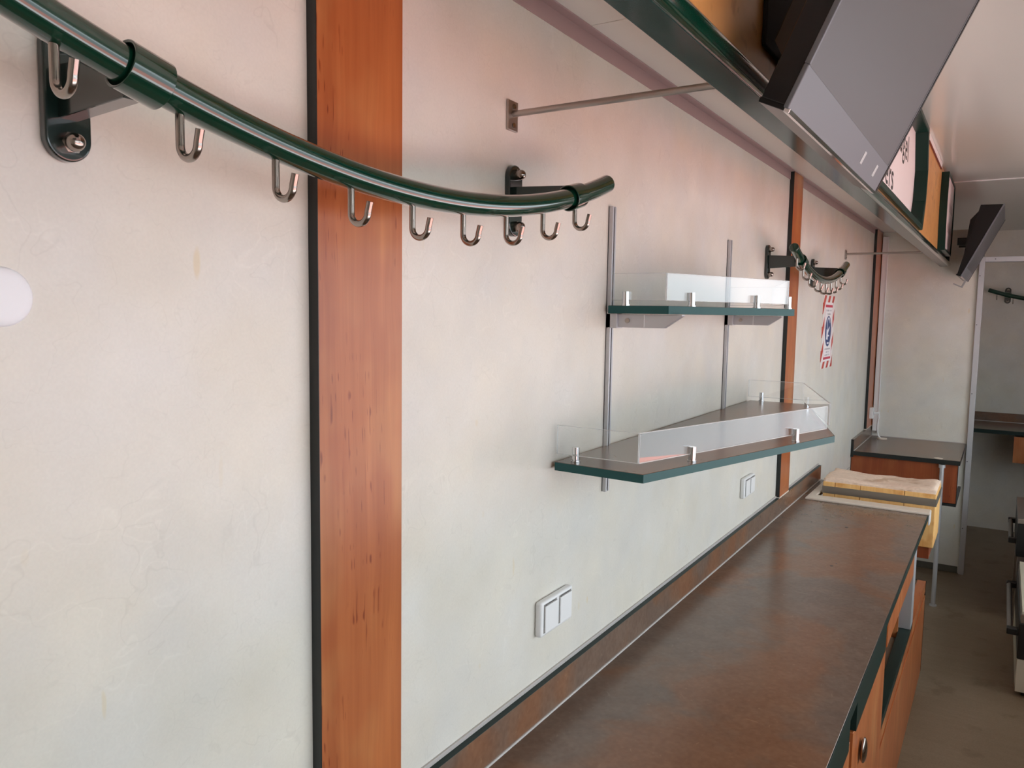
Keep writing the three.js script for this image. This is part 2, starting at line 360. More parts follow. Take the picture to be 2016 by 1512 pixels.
// ================================================================ TELEVISIONS on the fascia
function television(label, x, y, dNear, width, height, bulge, body, top, mount, half) {
  const t = thing('television', label, 'television', [x, y, -dNear], null, true);
  t.rotation.z = -25 * Math.PI / 180;                            // local x = out of the screen, y = up the screen, z = -D
  const lb = (x0, x1, y0, y1, d0, d1, r) => bx(x0, x1, y0, y1, d0, d1, r);
  const W = width, H = height, e = 0.006, e2 = 0.062;
  part(t, 'back_shell', mergeGeometries([upright2([[-0.007, 0.004], [-body, 0.004], [-top, H - 0.004 - top * 0.42], [-0.007, H - 0.004]], 0.004, W - 0.004), upright2([[-body + 0.004, 0.055], [-body - bulge, 0.085], [-top - bulge, H - 0.15], [-top + 0.004, H - 0.09]], 0.045, W - 0.045)]), M.tvBlack);
  const ring = mergeGeometries([lb(-0.008, 0, 0, e2, 0, W, 0.002), lb(-0.008, 0, H - e, H, 0, W, 0.002), lb(-0.008, 0, e2, H - e, 0, e, 0.001), lb(-0.008, 0, e2, H - e, W - e, W, 0.001)]);
  part(t, 'bezel', ring, M.tvSilver);
  part(t, 'screen', lb(-0.008, -0.0015, e2, H - e, e, W - e, 0), M.tvScreen);
  part(t, 'side_trim', lb(-0.0095, 0.0015, 0.004, H, W - 0.0005, W + 0.012, 0.001), M.tvBlack);
  part(t, 'chrome_strip', lb(-0.007, 0.0022, -0.005, 0.0015, 0.004, W - 0.004, 0.001), M.chrome);
  part(t, 'bottom_shell', lb(-body - 0.004, -0.006, -0.003, 0.005, 0.01, W - 0.01, 0.001), M.tvBlack);
  for (const [d, w] of [[W * 0.66, 0.02], [W * 0.85, 0.022]]) part(t, 'sticker', lb(-0.001, 0.0008, 0.02, 0.044, d, d + w, 0), M.sticker);
  for (const d of [mount - half * 0.7, mount + half * 0.7]) {                          // two arms turned back to the level
    const a = part(t, 'mount_arm', bx(-0.062, 0.03, -0.025, 0.025, -0.012, 0.012, 0.002), M.black);
    a.position.set(-0.03 - (body + top) / 2 - bulge, H * 0.5, -d); a.rotation.z = 25 * Math.PI / 180;
  }
  const b = part(t, 'wall_bracket', bx(-0.004, 0.004, -0.12, 0.12, -half, half, 0.002), M.mount);
  const c = new THREE.Vector3(-0.03 - (body + top) / 2 - bulge, H * 0.5, 0).applyAxisAngle(new THREE.Vector3(0, 0, 1), t.rotation.z);
  const q = new THREE.Vector3(0.4755 - x, c.y, -mount).applyAxisAngle(new THREE.Vector3(0, 0, 1), -t.rotation.z);
  b.position.copy(q); b.rotation.z = 25 * Math.PI / 180;
  return t;
}
television('large grey television tilted down from the fascia in the near foreground', 0.575, 2.182, 1.15, 0.85, 0.53, 0.034, 0.044, 0.05, 0.4, 0.17);
{
  const t = television('black television seen from its end, tilted from the fascia at the far end', 0.6, 2.152, 5.62, 0.9, 0.478, 0.012, 0.03, 0.115, 0.69, 0.15);
  part(t, 'hanging_catch', mergeGeometries([bx(0.0, 0.012, -0.05, 0.0, 0.45, 0.47, 0.002), bx(-0.05, 0.012, -0.055, -0.047, 0.44, 0.48, 0.002)]), M.plasticDark);
}

// ================================================================ HOOK RAILS
function stadium(w, h, n = 14) { const s = new THREE.Shape(), r = w / 2; s.absarc(0, h / 2 - r, r, 0, Math.PI, false); s.absarc(0, -h / 2 + r, r, Math.PI, 2 * Math.PI, false); return s; }
function hookRail(label, pos, turn) {
  const t = thing('hook_rail', label, 'hook rail', pos, 'green hook rails', true);
  t.rotation.y = turn;
  const R = 1.727, sag = 0.057, X = 0.14, yAt = (z) => -sag + R - Math.sqrt(R * R - z * z);
  const pts = []; for (let i = 0; i <= 48; i++) { const z = -0.583 + 1.166 * i / 48; pts.push(new THREE.Vector3(X, yAt(z), z)); }
  const curve = new THREE.CatmullRomCurve3(pts);
  const tube = [new THREE.TubeGeometry(curve, 96, 0.0182, 28)];
  for (const i of [0, 48]) {                                      // rounded ends
    const d = pts[i].clone().sub(pts[i ? 47 : 1]).normalize();
    const g = new THREE.LatheGeometry([[0, 0.004], [0.0138, 0.004], [0.017, 0.002], [0.0182, 0], [0.0182, -0.003]].reverse().map(([r, y]) => new THREE.Vector2(r, y)), 28);
    g.applyQuaternion(new THREE.Quaternion().setFromUnitVectors(new THREE.Vector3(0, 1, 0), d)).translate(pts[i].x, pts[i].y, pts[i].z); tube.push(g);
  }
  part(t, 'rail', mergeGeometries(tube.map((g) => g.toNonIndexed())), M.green);
  for (const s of [1, -1]) {
    const z = s * 0.44, plate = new THREE.ExtrudeGeometry(stadium(0.048, 0.139), { depth: 0.007, bevelEnabled: true, bevelSize: 0.0025, bevelThickness: 0.0025, bevelOffset: -0.0025, bevelSegments: 3, curveSegments: 20 });
    plate.rotateY(Math.PI / 2).translate(0.0025, 0, z);
    const pl = part(t, 'wall_plate', plate.toNonIndexed(), M.darkGreen);
    for (const k of [1, -1]) {
      const y = k * 0.0505, hex = new THREE.CylinderGeometry(0.0115, 0.0115, 0.009, 6).rotateZ(-Math.PI / 2).translate(0.0143, y, z);
      const dome = new THREE.LatheGeometry([[0.0098, 0], [0.0098, 0.0035], [0.0094, 0.0065], [0.0082, 0.0094], [0.0062, 0.0116], [0.0034, 0.013], [0, 0.0134]].map(([r, h]) => new THREE.Vector2(r, h)), 24).rotateZ(-Math.PI / 2).translate(0.0186, y, z);
      part(pl, 'cap_nut', mergeGeometries([hex, dome].map((g) => g.toNonIndexed())), M.steel);
    }
    const arm = new THREE.Shape([[0.009, -0.027], [0.125, -0.021], [0.14, -0.012], [0.14, 0.014], [0.125, 0.021], [0.009, 0.027]].map(([a, b]) => new THREE.Vector2(a, b)));
    const ag = new THREE.ExtrudeGeometry(arm, { depth: 0.018, bevelEnabled: true, bevelSize: 0.0015, bevelThickness: 0.0015, bevelOffset: -0.0015, bevelSegments: 2 }).translate(0, 0, z - 0.009);
    part(t, 'arm', planar(ag), M.darkGreen);
    const ring = new THREE.LatheGeometry([[0.0198, -0.021], [0.0232, -0.022], [0.0242, -0.021], [0.0242, 0.021], [0.0232, 0.022], [0.0198, 0.021], [0.0198, -0.021]].map(([r, y]) => new THREE.Vector2(r, y)), 36);
    const tan = curve.getTangentAt(0.5 + z / 1.166 * 0.99);
    ring.applyQuaternion(new THREE.Quaternion().setFromUnitVectors(new THREE.Vector3(0, 1, 0), tan)).translate(X, yAt(z), z);
    part(t, 'clamp', ring.toNonIndexed(), M.green);
  }
  class J extends THREE.Curve {
    getPoint(u, o = new THREE.Vector3()) {
      const a = 0.032, r = 0.0142, up = 0.012, L = a + Math.PI * r + up; let s = u * L;
      if (s < a) return o.set(0, -s, 0);
      if (s < a + Math.PI * r) { const q = (s - a) / r; return o.set(r - r * Math.cos(q), -a - r * Math.sin(q), 0); }
      s -= a + Math.PI * r; return o.set(2 * r + s * 0.28, -a + s, 0);
    }
  }
  const rim = 0.0044, jg = new THREE.TubeGeometry(new J(), 44, rim, 12), end = new J().getPoint(1), cap = new THREE.CylinderGeometry(rim, rim, 0.0006, 12).rotateZ(-0.27).translate(end.x, end.y, 0);
  const hook = mergeGeometries([jg.toNonIndexed(), cap.toNonIndexed()]);
  for (let k = 0; k < 9; k++) { const z = 0.521 - 0.121 * k, h = part(t, 'hook', hook, M.steel); h.position.set(X, yAt(z) - 0.0155, z); }
  return t;
}
hookRail('big dark green curved tube rail with steel hooks crossing the near wood strip', [0, 2.1135, -0.9], 0);
hookRail('smaller-looking green curved hook rail beyond the acrylic shelves, by the second wood strip', [0, 2.1135, -3.745], 0);
hookRail('dark hook rail on the far end wall seen through the aluminium door frame', [1.29, 2.1, -DF], -Math.PI / 2);

// ================================================================ ROUND CAP, SOCKETS, WARNING SIGN
{
  const t = thing('round_cover', 'round white plastic cover on the wall at the left picture edge', 'cover', [0, 1.902, -0.392]);
  const g = new THREE.LatheGeometry([[0, 0.0062], [0.022, 0.006], [0.0275, 0.0048], [0.0298, 0.0025], [0.03, 0]].reverse().map(([r, y]) => new THREE.Vector2(r, y)), 48).rotateZ(-Math.PI / 2).translate(0, 1.902, -0.392);
  part(t, 'cap', g, M.disc);
}
function socket(label, d0, y0) {
  const t = thing('double_socket', label, 'socket', [0, y0, -d0], null, true);
  part(t, 'frame', bx(0, 0.018, 0, 0.081, 0, 0.15, 0.006), M.plastic);
  for (const d of [0.013, 0.083]) {
    part(t, 'gap_shade', bx(0.0178, 0.0184, 0.0085, 0.0745, d - 0.002, d + 0.057, 0.0003), M.plasticDark);  // grey strip painted in place of the shadow in the flap gap
    const f = part(t, 'flap', bx(0.018, 0.0225, 0.009, 0.071, d, d + 0.055, 0.002), M.plastic);
    part(f, 'hinge', rodD(0.0215, 0.0725, d + 0.004, d + 0.051, 0.0012, 8), M.plasticDark);
  }
}
socket('white double wall socket with flaps, the near one low above the worktop upstand', 1.462, 1.17);
socket('white double wall socket under the far end of the lower acrylic shelf', 3.062, 1.17);
{
  const d0 = 4.53, d1 = 4.86, y0 = 1.605, y1 = 2.01;
  const m = letters(528, 648, (g, w, h) => {
    g.fillStyle = '#e9e6e2'; g.fillRect(0, 0, w, h);
    g.fillStyle = '#c04a3c';
    for (let k = -6; k < 12; k++) { g.beginPath(); g.moveTo(k * 190 + 60, 0); g.lineTo(k * 190 + 150, 0); g.lineTo(k * 190 + 150 - h * 0.9, h); g.lineTo(k * 190 + 60 - h * 0.9, h); g.fill(); }
    g.fillStyle = '#f1eff0'; g.fillRect(86, 60, 372, 528);
    g.strokeStyle = '#c85a68'; g.lineWidth = 6; g.strokeRect(108, 84, 328, 484);
    g.fillStyle = '#c8455a'; g.fillRect(108, 84, 328, 20); g.fillRect(108, 550, 328, 20);
    g.fillStyle = '#565a66'; const r = rng(77);
    for (const [y, a, b] of [[124, 150, 400], [156, 200, 340], [470, 150, 390], [498, 220, 330], [524, 170, 370]]) for (let x = a; x < b; x += 17) if (r() > 0.14) { g.fillRect(x, y, 4, 15); g.fillRect(x, y + Math.floor(r() * 12), 11, 4); g.fillRect(x + 9, y + 5, 3, 10); }
    g.fillStyle = '#33487a'; g.beginPath(); g.arc(272, 318, 138, 0, 7); g.fill();
    g.strokeStyle = '#e9edf3'; g.lineCap = 'round'; g.lineWidth = 15; g.beginPath(); g.arc(282, 262, 62, 3.5, 5.9); g.stroke();   // white bent figure over a basin
    g.beginPath(); g.moveTo(225, 250); g.lineTo(240, 300); g.stroke();
    g.fillStyle = '#e9edf3'; g.beginPath(); g.moveTo(205, 300); g.lineTo(262, 306); g.lineTo(330, 272); g.lineTo(338, 290); g.lineTo(274, 336); g.lineTo(268, 396); g.lineTo(196, 390); g.fill();
    g.fillRect(262, 352, 66, 14); g.fillRect(240, 418, 86, 16);
  });
  const t = thing('warning_notice', 'small red and white striped notice with a blue round pictogram, below the far hook rail', 'sign', [0, y0, -d0]);
  part(t, 'notice_sheet', printed(0, 0.0025, y0, y1, d0, d1), mat({ map: m, roughness: 0.5 }));
}

// ================================================================ ALUMINIUM RAILS AND THE TWO SHELVES
[[1.81, 'nearer of the two vertical aluminium shelf rails on the wall'], [2.79, 'farther vertical aluminium shelf rail on the wall, towards the second wood strip']].forEach(([d, label]) => {
  const t = thing('shelf_rail', label, 'shelf rail', [0, 1.44, -d], 'shelf rails');
  part(t, 'channel', mergeGeometries([bx(0, 0.012, 1.44, 2.158, d - 0.018, d - 0.0155, 0.0004), bx(0, 0.012, 1.44, 2.158, d + 0.0005, d + 0.003, 0.0004), bx(0, 0.0025, 1.44, 2.158, d - 0.018, d + 0.003, 0.0004), bx(0.0095, 0.012, 1.44, 2.158, d - 0.016, d - 0.011, 0.0004), bx(0.0095, 0.012, 1.44, 2.158, d - 0.004, d + 0.001, 0.0004)]), M.alu);
  const f = part(t, 'flange', bx(0, 0.003, 1.44, 2.158, d + 0.003, d + 0.02, 0.0006), M.alu);
  for (const y of [2.088, 1.812, 1.5]) { part(f, 'screw', rodX(0.0028, 0.0045, y, d + 0.0125, 0.0042, 16), M.plasticDark); }
});
function shelf(label, pts, y0, y1, inset, glassY, glassH, clips, brackets, farPanes) {
  const t = thing('corner_shelf', label, 'shelf', [0, y0, -pts[0][1]]);
  part(t, 'top', slab(pts.map(([x, d]) => [x, d]), y0, y1, 0.0008), M.stone);
  const cx = pts.reduce((s, p) => s + p[0], 0) / pts.length, cd = pts.reduce((s, p) => s + p[1], 0) / pts.length;
  for (let i = 0; i < pts.length - 1; i++) {                      // dark green edge band on the four free edges
    const [ax, ad] = pts[i], [bx_, bd] = pts[i + 1], L = Math.hypot(bx_ - ax, bd - ad); let nx = (bd - ad) / L, nd = -(bx_ - ax) / L;
    if (nx * (ax - cx) + nd * (ad - cd) < 0) { nx = -nx; nd = -nd; }
    const w = 0.0014; part(t, 'edge_band', slab([[ax, ad], [bx_, bd], [bx_ + nx * w, bd + nd * w], [ax + nx * w, ad + nd * w]], y0 + 0.0003, y1 - 0.0006, 0), M.edgeGreen);
  }
  const inner = inset;
  for (let i = 0; i < inner.length - 1; i++) {
    const [ax, ad] = inner[i], [bX, bd] = inner[i + 1], L = Math.hypot(bX - ax, bd - ad), ux = (bX - ax) / L, ud = (bd - ad) / L, nx = ud * 0.002, nd = -ux * 0.002, e = 0.0012;
    const strip = (w0, w1, ya, yb) => slab([[ax + ux * w0 + nx, ad + ud * w0 + nd], [ax + ux * w1 + nx, ad + ud * w1 + nd], [ax + ux * w1 - nx, ad + ud * w1 - nd], [ax + ux * w0 - nx, ad + ud * w0 - nd]], ya, yb, 0);
    const p = part(t, 'acrylic_pane', strip(e, L - e, glassY + 0.0012, glassY + glassH - 0.0012), M.acrylic);
    part(p, 'pane_edge', mergeGeometries([strip(0.0003, L - 0.0003, glassY + glassH - 0.0012, glassY + glassH), strip(0.0003, L - 0.0003, glassY, glassY + 0.0012), strip(0.0003, e, glassY + 0.0012, glassY + glassH - 0.0012), strip(L - e, L - 0.0003, glassY + 0.0012, glassY + glassH - 0.0012)]), M.acrylicEdge);
  }
  for (const [x, d] of clips) {
    part(t, 'glass_clip', mergeGeometries([rodY(x, y1 - 0.0005, y1 + 0.003, d, 0.0105, 24), rodY(x, y1 + 0.003, y1 + 0.034, d, 0.0085, 24)].map((g) => g.toNonIndexed())), M.chrome);
  }
  for (const d of brackets) {
    const b = part(t, 'shelf_bracket', mergeGeometries([upright2([[0.012, y0 - 0.034], [0.15, y0 - 0.034], [0.196, y0 - 0.004], [0.196, y0 - 0.001], [0.012, y0 - 0.001]], d - 0.009, d + 0.009), bx(0.0, 0.03, y0 - 0.036, y0, d - 0.018, d + 0.018, 0.001)]), M.alu);
    part(b, 'bolt', rodD(0.055, y0 - 0.017, d - 0.0125, d - 0.0085, 0.0062, 16), M.steel);
    part(b, 'rib', bx(0.098, 0.1, y0 - 0.033, y0 - 0.002, d - 0.0102, d - 0.0085, 0.0003), M.plastic);
  }
  return t;
}
function upright2(pts, d0, d1) {                                  // outline [[x, y], ...] between D = d0 and d1
  const g = new THREE.ExtrudeGeometry(new THREE.Shape(pts.map(([x, y]) => new THREE.Vector2(x, y))), { depth: d1 - d0 - 0.002, bevelEnabled: true, bevelSize: 0.001, bevelThickness: 0.001, bevelOffset: -0.001, bevelSegments: 1 });
  return planar(g.translate(0, 0, -d1 + 0.001));
}
shelf('lower and larger five-sided brown shelf with clear acrylic rims and chrome clips',
  [[0.012, 1.522], [0.228, 1.51], [0.46, 2.335], [0.228, 3.11], [0.012, 3.11]], 1.541, 1.56,
  [[0.008, 1.537], [0.206, 1.537], [0.436, 2.345]], 1.576, 0.066, [[0.05, 1.548], [0.262, 1.715], [0.393, 2.16]], []);
{
  // the two far panes of the lower shelf's rim belong to the same shelf
  const t = scene.children.find((o) => o.name === 'corner_shelf');
  const far = [[0.43, 2.42], [0.214, 3.095], [0.008, 3.095]];
  for (let i = 0; i < 2; i++) {
    const [ax, ad] = far[i], [bX, bd] = far[i + 1], L = Math.hypot(bX - ax, bd - ad), ux = (bX - ax) / L, ud = (bd - ad) / L, nx = ud * 0.002, nd = -ux * 0.002, e = 0.0012;
    const strip = (w0, w1, ya, yb) => slab([[ax + ux * w0 + nx, ad + ud * w0 + nd], [ax + ux * w1 + nx, ad + ud * w1 + nd], [ax + ux * w1 - nx, ad + ud * w1 - nd], [ax + ux * w0 - nx, ad + ud * w0 - nd]], ya, yb, 0);
    const p = part(t, 'acrylic_pane', strip(e, L - e, 1.5772, 1.6408), M.acrylic);
    part(p, 'pane_edge', mergeGeometries([strip(0, L, 1.6408, 1.642), strip(0, L, 1.576, 1.5772), strip(0, e, 1.5772, 1.6408), strip(L - e, L, 1.5772, 1.6408)]), M.acrylicEdge);
  }
  for (const [x, d] of [[0.056, 3.106], [0.238, 3.05]]) part(t, 'glass_clip', mergeGeometries([rodY(x, 1.5595, 1.563, d, 0.0105, 24), rodY(x, 1.563, 1.594, d, 0.0085, 24)].map((g) => g.toNonIndexed())), M.chrome);
}
shelf('upper and smaller acrylic-rimmed shelf on two angled aluminium brackets',
  [[0.012, 1.78], [0.168, 1.78], [0.342, 2.3], [0.168, 2.82], [0.012, 2.82]], 1.894, 1.914,
  [[0.008, 1.795], [0.156, 1.795], [0.324, 2.3], [0.156, 2.805], [0.008, 2.805]], 1.927, 0.066, [[0.055, 1.787], [0.19, 1.88], [0.28, 2.14], [0.322, 2.315]], [1.81, 2.79]);

// ================================================================ WORKTOP, UPSTAND, CABINETS
{
  const t = thing('worktop', 'long brown rust-mottled worktop with a wall upstand running along the left wall', 'worktop', [0, 0.947, -2]);
  part(t, 'board', slab([[0, -1.6], [0.596, -1.6], [0.596, 4.14], [0.075, 4.14], [0.075, 4.62], [0, 4.62]], 0.947, 0.977, 0.0008), M.stone);
  part(t, 'front_edge', bx(0.596, 0.5985, 0.9472, 0.9765, -1.6, 4.14, 0.0008), M.edgeDark);
  const u = part(t, 'upstand', bx(0.0, 0.018, 0.977, 1.057, -1.6, 4.62, 0.0006), M.stone);
  part(u, 'upstand_edge', bx(0.003, 0.0185, 1.0572, 1.0586, -1.6, 4.62, 0.0004), M.edgeDark, 'dark green top edge');
  part(u, 'wall_sealant', bx(0, 0.005, 1.0572, 1.067, -1.6, 4.62, 0.001), M.seal);
  part(t, 'seal_strip', rodD(0.0185, 0.9775, -1.6, 4.62, 0.0035, 10), M.seal);
  for (const [x, d, r] of [[0.3, 1.35, 0.0045], [0.316, 3.62, 0.006], [0.36, 3.02, 0.006], [0.37, 3.06, 0.003]]) part(t, 'screw_hole', rodY(x, 0.9768, 0.9774, d, r, 14), M.dark);
}
{
  const t = thing('edge_strip', 'white plastic strip framing the worktop cut-out around the chopping block', 'strip', [0.075, 0.977, -4.1]);
  part(t, 'front_strip', slab([[0.05, 4.065], [0.605, 4.065], [0.605, 4.15], [0.05, 4.15]], 0.977, 0.989, 0.003), M.creamPlastic);
  part(t, 'side_strip', slab([[0.05, 4.15], [0.088, 4.15], [0.088, 4.6], [0.05, 4.6]], 0.977, 0.989, 0.003), M.creamPlastic);
  part(t, 'end_lip', bx(0.5995, 0.606, 0.93, 0.985, 4.068, 4.148, 0.002), M.plastic);
}
function cabinet(label, pos) { return thing('base_cabinet', label, 'cabinet', pos, null); }
{
  const t = cabinet('nearest orange base cabinet, cut by the lower picture edge', [0.3, 0, -1.2]);
  for (const [a, b, c, d, e, f] of [[0.02, 0.566, 0.1, 0.945, -1.5, -1.482], [0.02, 0.566, 0.1, 0.945, 1.967, 1.985], [0.02, 0.566, 0.1, 0.118, -1.482, 1.967], [0.02, 0.036, 0.118, 0.945, -1.482, 1.967]]) part(t, 'carcass_board', bx(a, b, c, d, e, f, 0.001), M.carcass);
  part(t, 'top_rail', bx(0.566, 0.5975, 0.868, 0.9465, -1.5, 1.93, 0.001), M.edgeDark, 'dark green rail under the worktop');
  for (const [a, b] of [[0.72, 1.36], [1.365, 1.985]]) part(t, 'door', bx(0.567, 0.592, 0.09, 0.864, a, b, 0.0015), M.cherry);
  part(t, 'plinth', bx(0.5, 0.572, 0, 0.09, -1.5, 1.985, 0.001), M.cherry);
}
{
  const t = cabinet('orange base cabinet with an oval metal knob, before the open niche', [0.3, 0, -2.3]);
  for (const [a, b, c, d, e, f] of [[0.02, 0.566, 0.1, 0.945, 2.012, 2.03], [0.02, 0.566, 0.1, 0.945, 2.637, 2.655], [0.02, 0.566, 0.1, 0.118, 2.03, 2.637], [0.02, 0.036, 0.118, 0.945, 2.03, 2.637]]) part(t, 'carcass_board', bx(a, b, c, d, e, f, 0.001), M.carcass);
  part(t, 'top_rail', bx(0.566, 0.5975, 0.868, 0.9465, 2.035, 2.6, 0.001), M.edgeDark, 'dark green rail under the worktop');
  const d = part(t, 'door', bx(0.567, 0.592, 0.1, 0.864, 2.03, 2.66, 0.0015), M.cherry);
  const k = new THREE.SphereGeometry(1, 24, 16).scale(0.009, 0.034, 0.026).translate(0.602, 0.758, -2.165);
  part(d, 'knob', k, M.steel);
  part(t, 'plinth', bx(0.5, 0.572, 0.0, 0.1, 2.03, 2.66, 0.001), M.cherry);
}
{
  const t = cabinet('far orange base cabinet with two shallow drawers above a dark open niche', [0.3, 0, -3.2]);
  for (const [a, b, c, d, e, f] of [[0.02, 0.036, 0.1, 0.945, 2.665, 3.5], [0.036, 0.55, 0.556, 0.574, 2.665, 3.55], [0.036, 0.56, 0.836, 0.852, 2.683, 3.5], [0.036, 0.55, 0.1, 0.556, 2.665, 2.683], [0.036, 0.56, 0.574, 0.945, 2.665, 2.683]]) part(t, 'carcass_board', bx(a, b, c, d, e, f, 0.001), M.carcass);
  for (const [a, b] of [[2.575, 2.998], [3.003, 3.5]]) part(t, 'drawer', bx(0.567, 0.595, 0.853, 0.9465, Math.max(a, 2.664), b, 0.0015), M.cherry);
  part(t, 'niche_edge', bx(0.55, 0.591, 0.574, 0.602, 2.665, 3.66, 0.001), M.edgeDark);
  part(t, 'upper_panel', bx(0.55, 0.589, 0.517, 0.573, 2.665, 4.37, 0.0015), M.cherry);
  part(t, 'lower_panel', bx(0.55, 0.59, 0.1, 0.5, 2.665, 4.37, 0.0015), M.cherry);
  part(t, 'plinth', bx(0.5, 0.573, 0.0, 0.1, 2.665, 4.37, 0.001), M.cherry);
  part(t, 'lower_top', bx(0.05, 0.55, 0.545, 0.573, 3.56, 4.36, 0.001), M.stone);
  part(t, 'end_edge', bx(0.05, 0.591, 0.1, 0.572, 4.37, 4.373, 0.0005), M.black);
  part(t, 'niche_end', bx(0.05, 0.55, 0.575, 0.85, 3.5, 3.52, 0.001), M.cherry);
}
{
  const t = thing('support_panel', 'grey sheet metal panel holding the worktop end beside the drawers', 'panel', [0.4, 0.57, -3.56]);
  part(t, 'sheet', mergeGeometries([bx(0.1, 0.592, 0.6025, 0.946, 3.552, 3.57, 0.001), bx(0.574, 0.592, 0.6025, 0.946, 3.57, 3.65, 0.001)]), M.alu);
}

// ================================================================ CHOPPING BLOCK
{
  const t = thing('chopping_block', 'thick yellow wooden chopping block with a worn top and a steel band', 'chopping block', [0.36, 0.78, -4.42]);
  const x0 = 0.1, x1 = 0.618, d0 = 4.235, d1 = 4.575, yb = 0.78, yt = 1.046;
  const cuts = [x0, 0.158, 0.277, 0.479, x1];
  for (let i = 0; i < 4; i++) {                                   // upright staves, near and far rows
    const a = cuts[i], b = cuts[i + 1];
    for (const [p, q] of [[d0, (d0 + d1) / 2], [(d0 + d1) / 2, d1]]) part(t, 'stave', bx(a + 0.0008, b - 0.0008, yb, yt, p, q - 0.001, 0.004), M.block);
  }
  const N = 40, K = 22, top = new THREE.PlaneGeometry(x1 - x0 - 0.006, d1 - d0 - 0.006, N, K), wob = fbm(6, 6, 3, 311), P = top.attributes.position;
  top.rotateX(-Math.PI / 2);
  const lip = (i, j) => { const u = i / N, v = j / K; return 0.02 + 0.022 * (wob(u * 0.9, v * 0.9) - 0.5) - 0.016 * Math.sin(Math.PI * Math.min(1, u * 1.05)) * (0.45 + 0.55 * (1 - v)) + 0.004 * v; };
  const verts = [], idx = [];
  for (const lay of [0, 1]) for (let j = 0; j <= K; j++) for (let i = 0; i <= N; i++) {
    const u = i / N, v = j / K, ex = Math.min(u, 1 - u) * (x1 - x0), ed = Math.min(v, 1 - v) * (d1 - d0), e = Math.min(ex, ed), w = lay ? 0.0045 * (wob(u * 3, v * 3) - 0.5) : 0;
    const rnd = lay ? -0.009 * Math.pow(Math.max(0, 1 - e / 0.02), 2) : 0;
    verts.push(x0 + 0.003 + (x1 - x0 - 0.006) * u + w, lay ? yt + lip(i, j) + rnd : yt - 0.002, -(d1 - 0.003 - (d1 - d0 - 0.006) * v) + w);
  }
  const at = (l, i, j) => l * (N + 1) * (K + 1) + j * (N + 1) + i;
  const quad = (a, b, c, d) => idx.push(a, b, c, a, c, d);
  for (let j = 0; j < K; j++) for (let i = 0; i < N; i++) quad(at(1, i, j), at(1, i, j + 1), at(1, i + 1, j + 1), at(1, i + 1, j));
  for (let i = 0; i < N; i++) { quad(at(0, i, K), at(0, i + 1, K), at(1, i + 1, K), at(1, i, K)); quad(at(0, i + 1, 0), at(0, i, 0), at(1, i, 0), at(1, i + 1, 0)); }
  for (let j = 0; j < K; j++) { quad(at(0, 0, j), at(0, 0, j + 1), at(1, 0, j + 1), at(1, 0, j)); quad(at(0, N, j + 1), at(0, N, j), at(1, N, j), at(1, N, j + 1)); }
  const g = new THREE.BufferGeometry(); g.setAttribute('position', new THREE.Float32BufferAttribute(verts, 3)); g.setIndex(idx); g.computeVertexNormals();
  part(t, 'worn_top', planar(g), M.endGrain, 'pale worn end-grain top');
  const b = 0.0022;
  part(t, 'steel_band', mergeGeometries([bx(x0 - b, x1 + b, 0.986, 1.023, d0 - b, d0, 0.0005), bx(x0 - b, x1 + b, 0.986, 1.023, d1, d1 + b, 0.0005), bx(x0 - b, x0, 0.986, 1.023, d0, d1, 0.0005), bx(x1, x1 + b, 0.986, 1.023, d0, d1, 0.0005)]), M.band);
  part(t, 'support_box', bx(0.13, 0.6, 0.72, 0.779, 4.25, 4.56, 0.002), M.cherryShaded);
  for (const x of [0.14, 0.5]) part(t, 'leg', bx(x, x + 0.04, 0.574, 0.72, 4.26, 4.3, 0.001), M.alu);
}

// ================================================================ SIDE BENCH in the far left corner
{
  const t = thing('corner_bench', 'brown-topped corner bench with an orange drawer box, against the cream partition', 'bench', [0.33, 0.947, -6.1]);
  part(t, 'top', bx(0.0, 0.655, 0.947, 0.977, 5.752, 6.598, 0.0008), M.stone);
  part(t, 'front_edge', bx(0.0, 0.657, 0.9475, 0.9765, 5.75, 5.752, 0.0004), M.black);
  part(t, 'side_edge', bx(0.655, 0.657, 0.9475, 0.9765, 5.752, 6.598, 0.0004), M.black);
  const u = part(t, 'upstand', bx(0.0, 0.018, 0.977, 1.056, 5.752, 6.598, 0.0006), M.stone);
  part(u, 'upstand_end', bx(0.0, 0.018, 0.935, 1.056, 5.749, 5.752, 0.0004), M.black);
  part(t, 'seal_strip', mergeGeometries([rodD(0.019, 0.978, 5.752, 6.598, 0.0035, 8), rodX(0.018, 0.655, 0.978, 6.594, 0.004, 8)].map((g) => g.toNonIndexed())), M.seal);
  const d = part(t, 'drawer_front', bx(0.004, 0.645, 0.692, 0.946, 5.77, 5.79, 0.001), M.cherryShaded);
  part(d, 'side_edge', bx(0.645, 0.648, 0.69, 0.946, 5.769, 5.79, 0.0003), M.black);
  part(t, 'drawer_box', bx(0.004, 0.63, 0.692, 0.946, 5.79, 6.4, 0.001), M.plastic);
  part(t, 'bottom_board', bx(0.004, 0.648, 0.672, 0.69, 5.768, 6.42, 0.001), M.black);
  const l = part(t, 'leg', rodY(0.556, 0.004, 0.946, 5.745, 0.0135, 20), M.alu);
  part(l, 'foot', rodY(0.556, 0, 0.008, 5.745, 0.022, 20), M.alu);
  part(l, 'collar', rodY(0.556, 0.925, 0.946, 5.745, 0.02, 20), M.alu);
  part(t, 'top_cap', rodY(0.53, 0.977, 0.9785, 5.79, 0.028, 24), M.creamPlastic);
}
{
  const t = thing('cable_trunking', 'upright white cable trunking in the corner of the cream partition', 'trunking', [0.045, 1.0, -6.58]);
  part(t, 'duct', bx(0.024, 0.06, 1.02, 2.5, 6.566, 6.6, 0.002), M.plastic);
  part(t, 'lid_edge', bx(0.058, 0.063, 1.0, 2.5, 6.562, 6.6, 0.001), M.plastic);
}
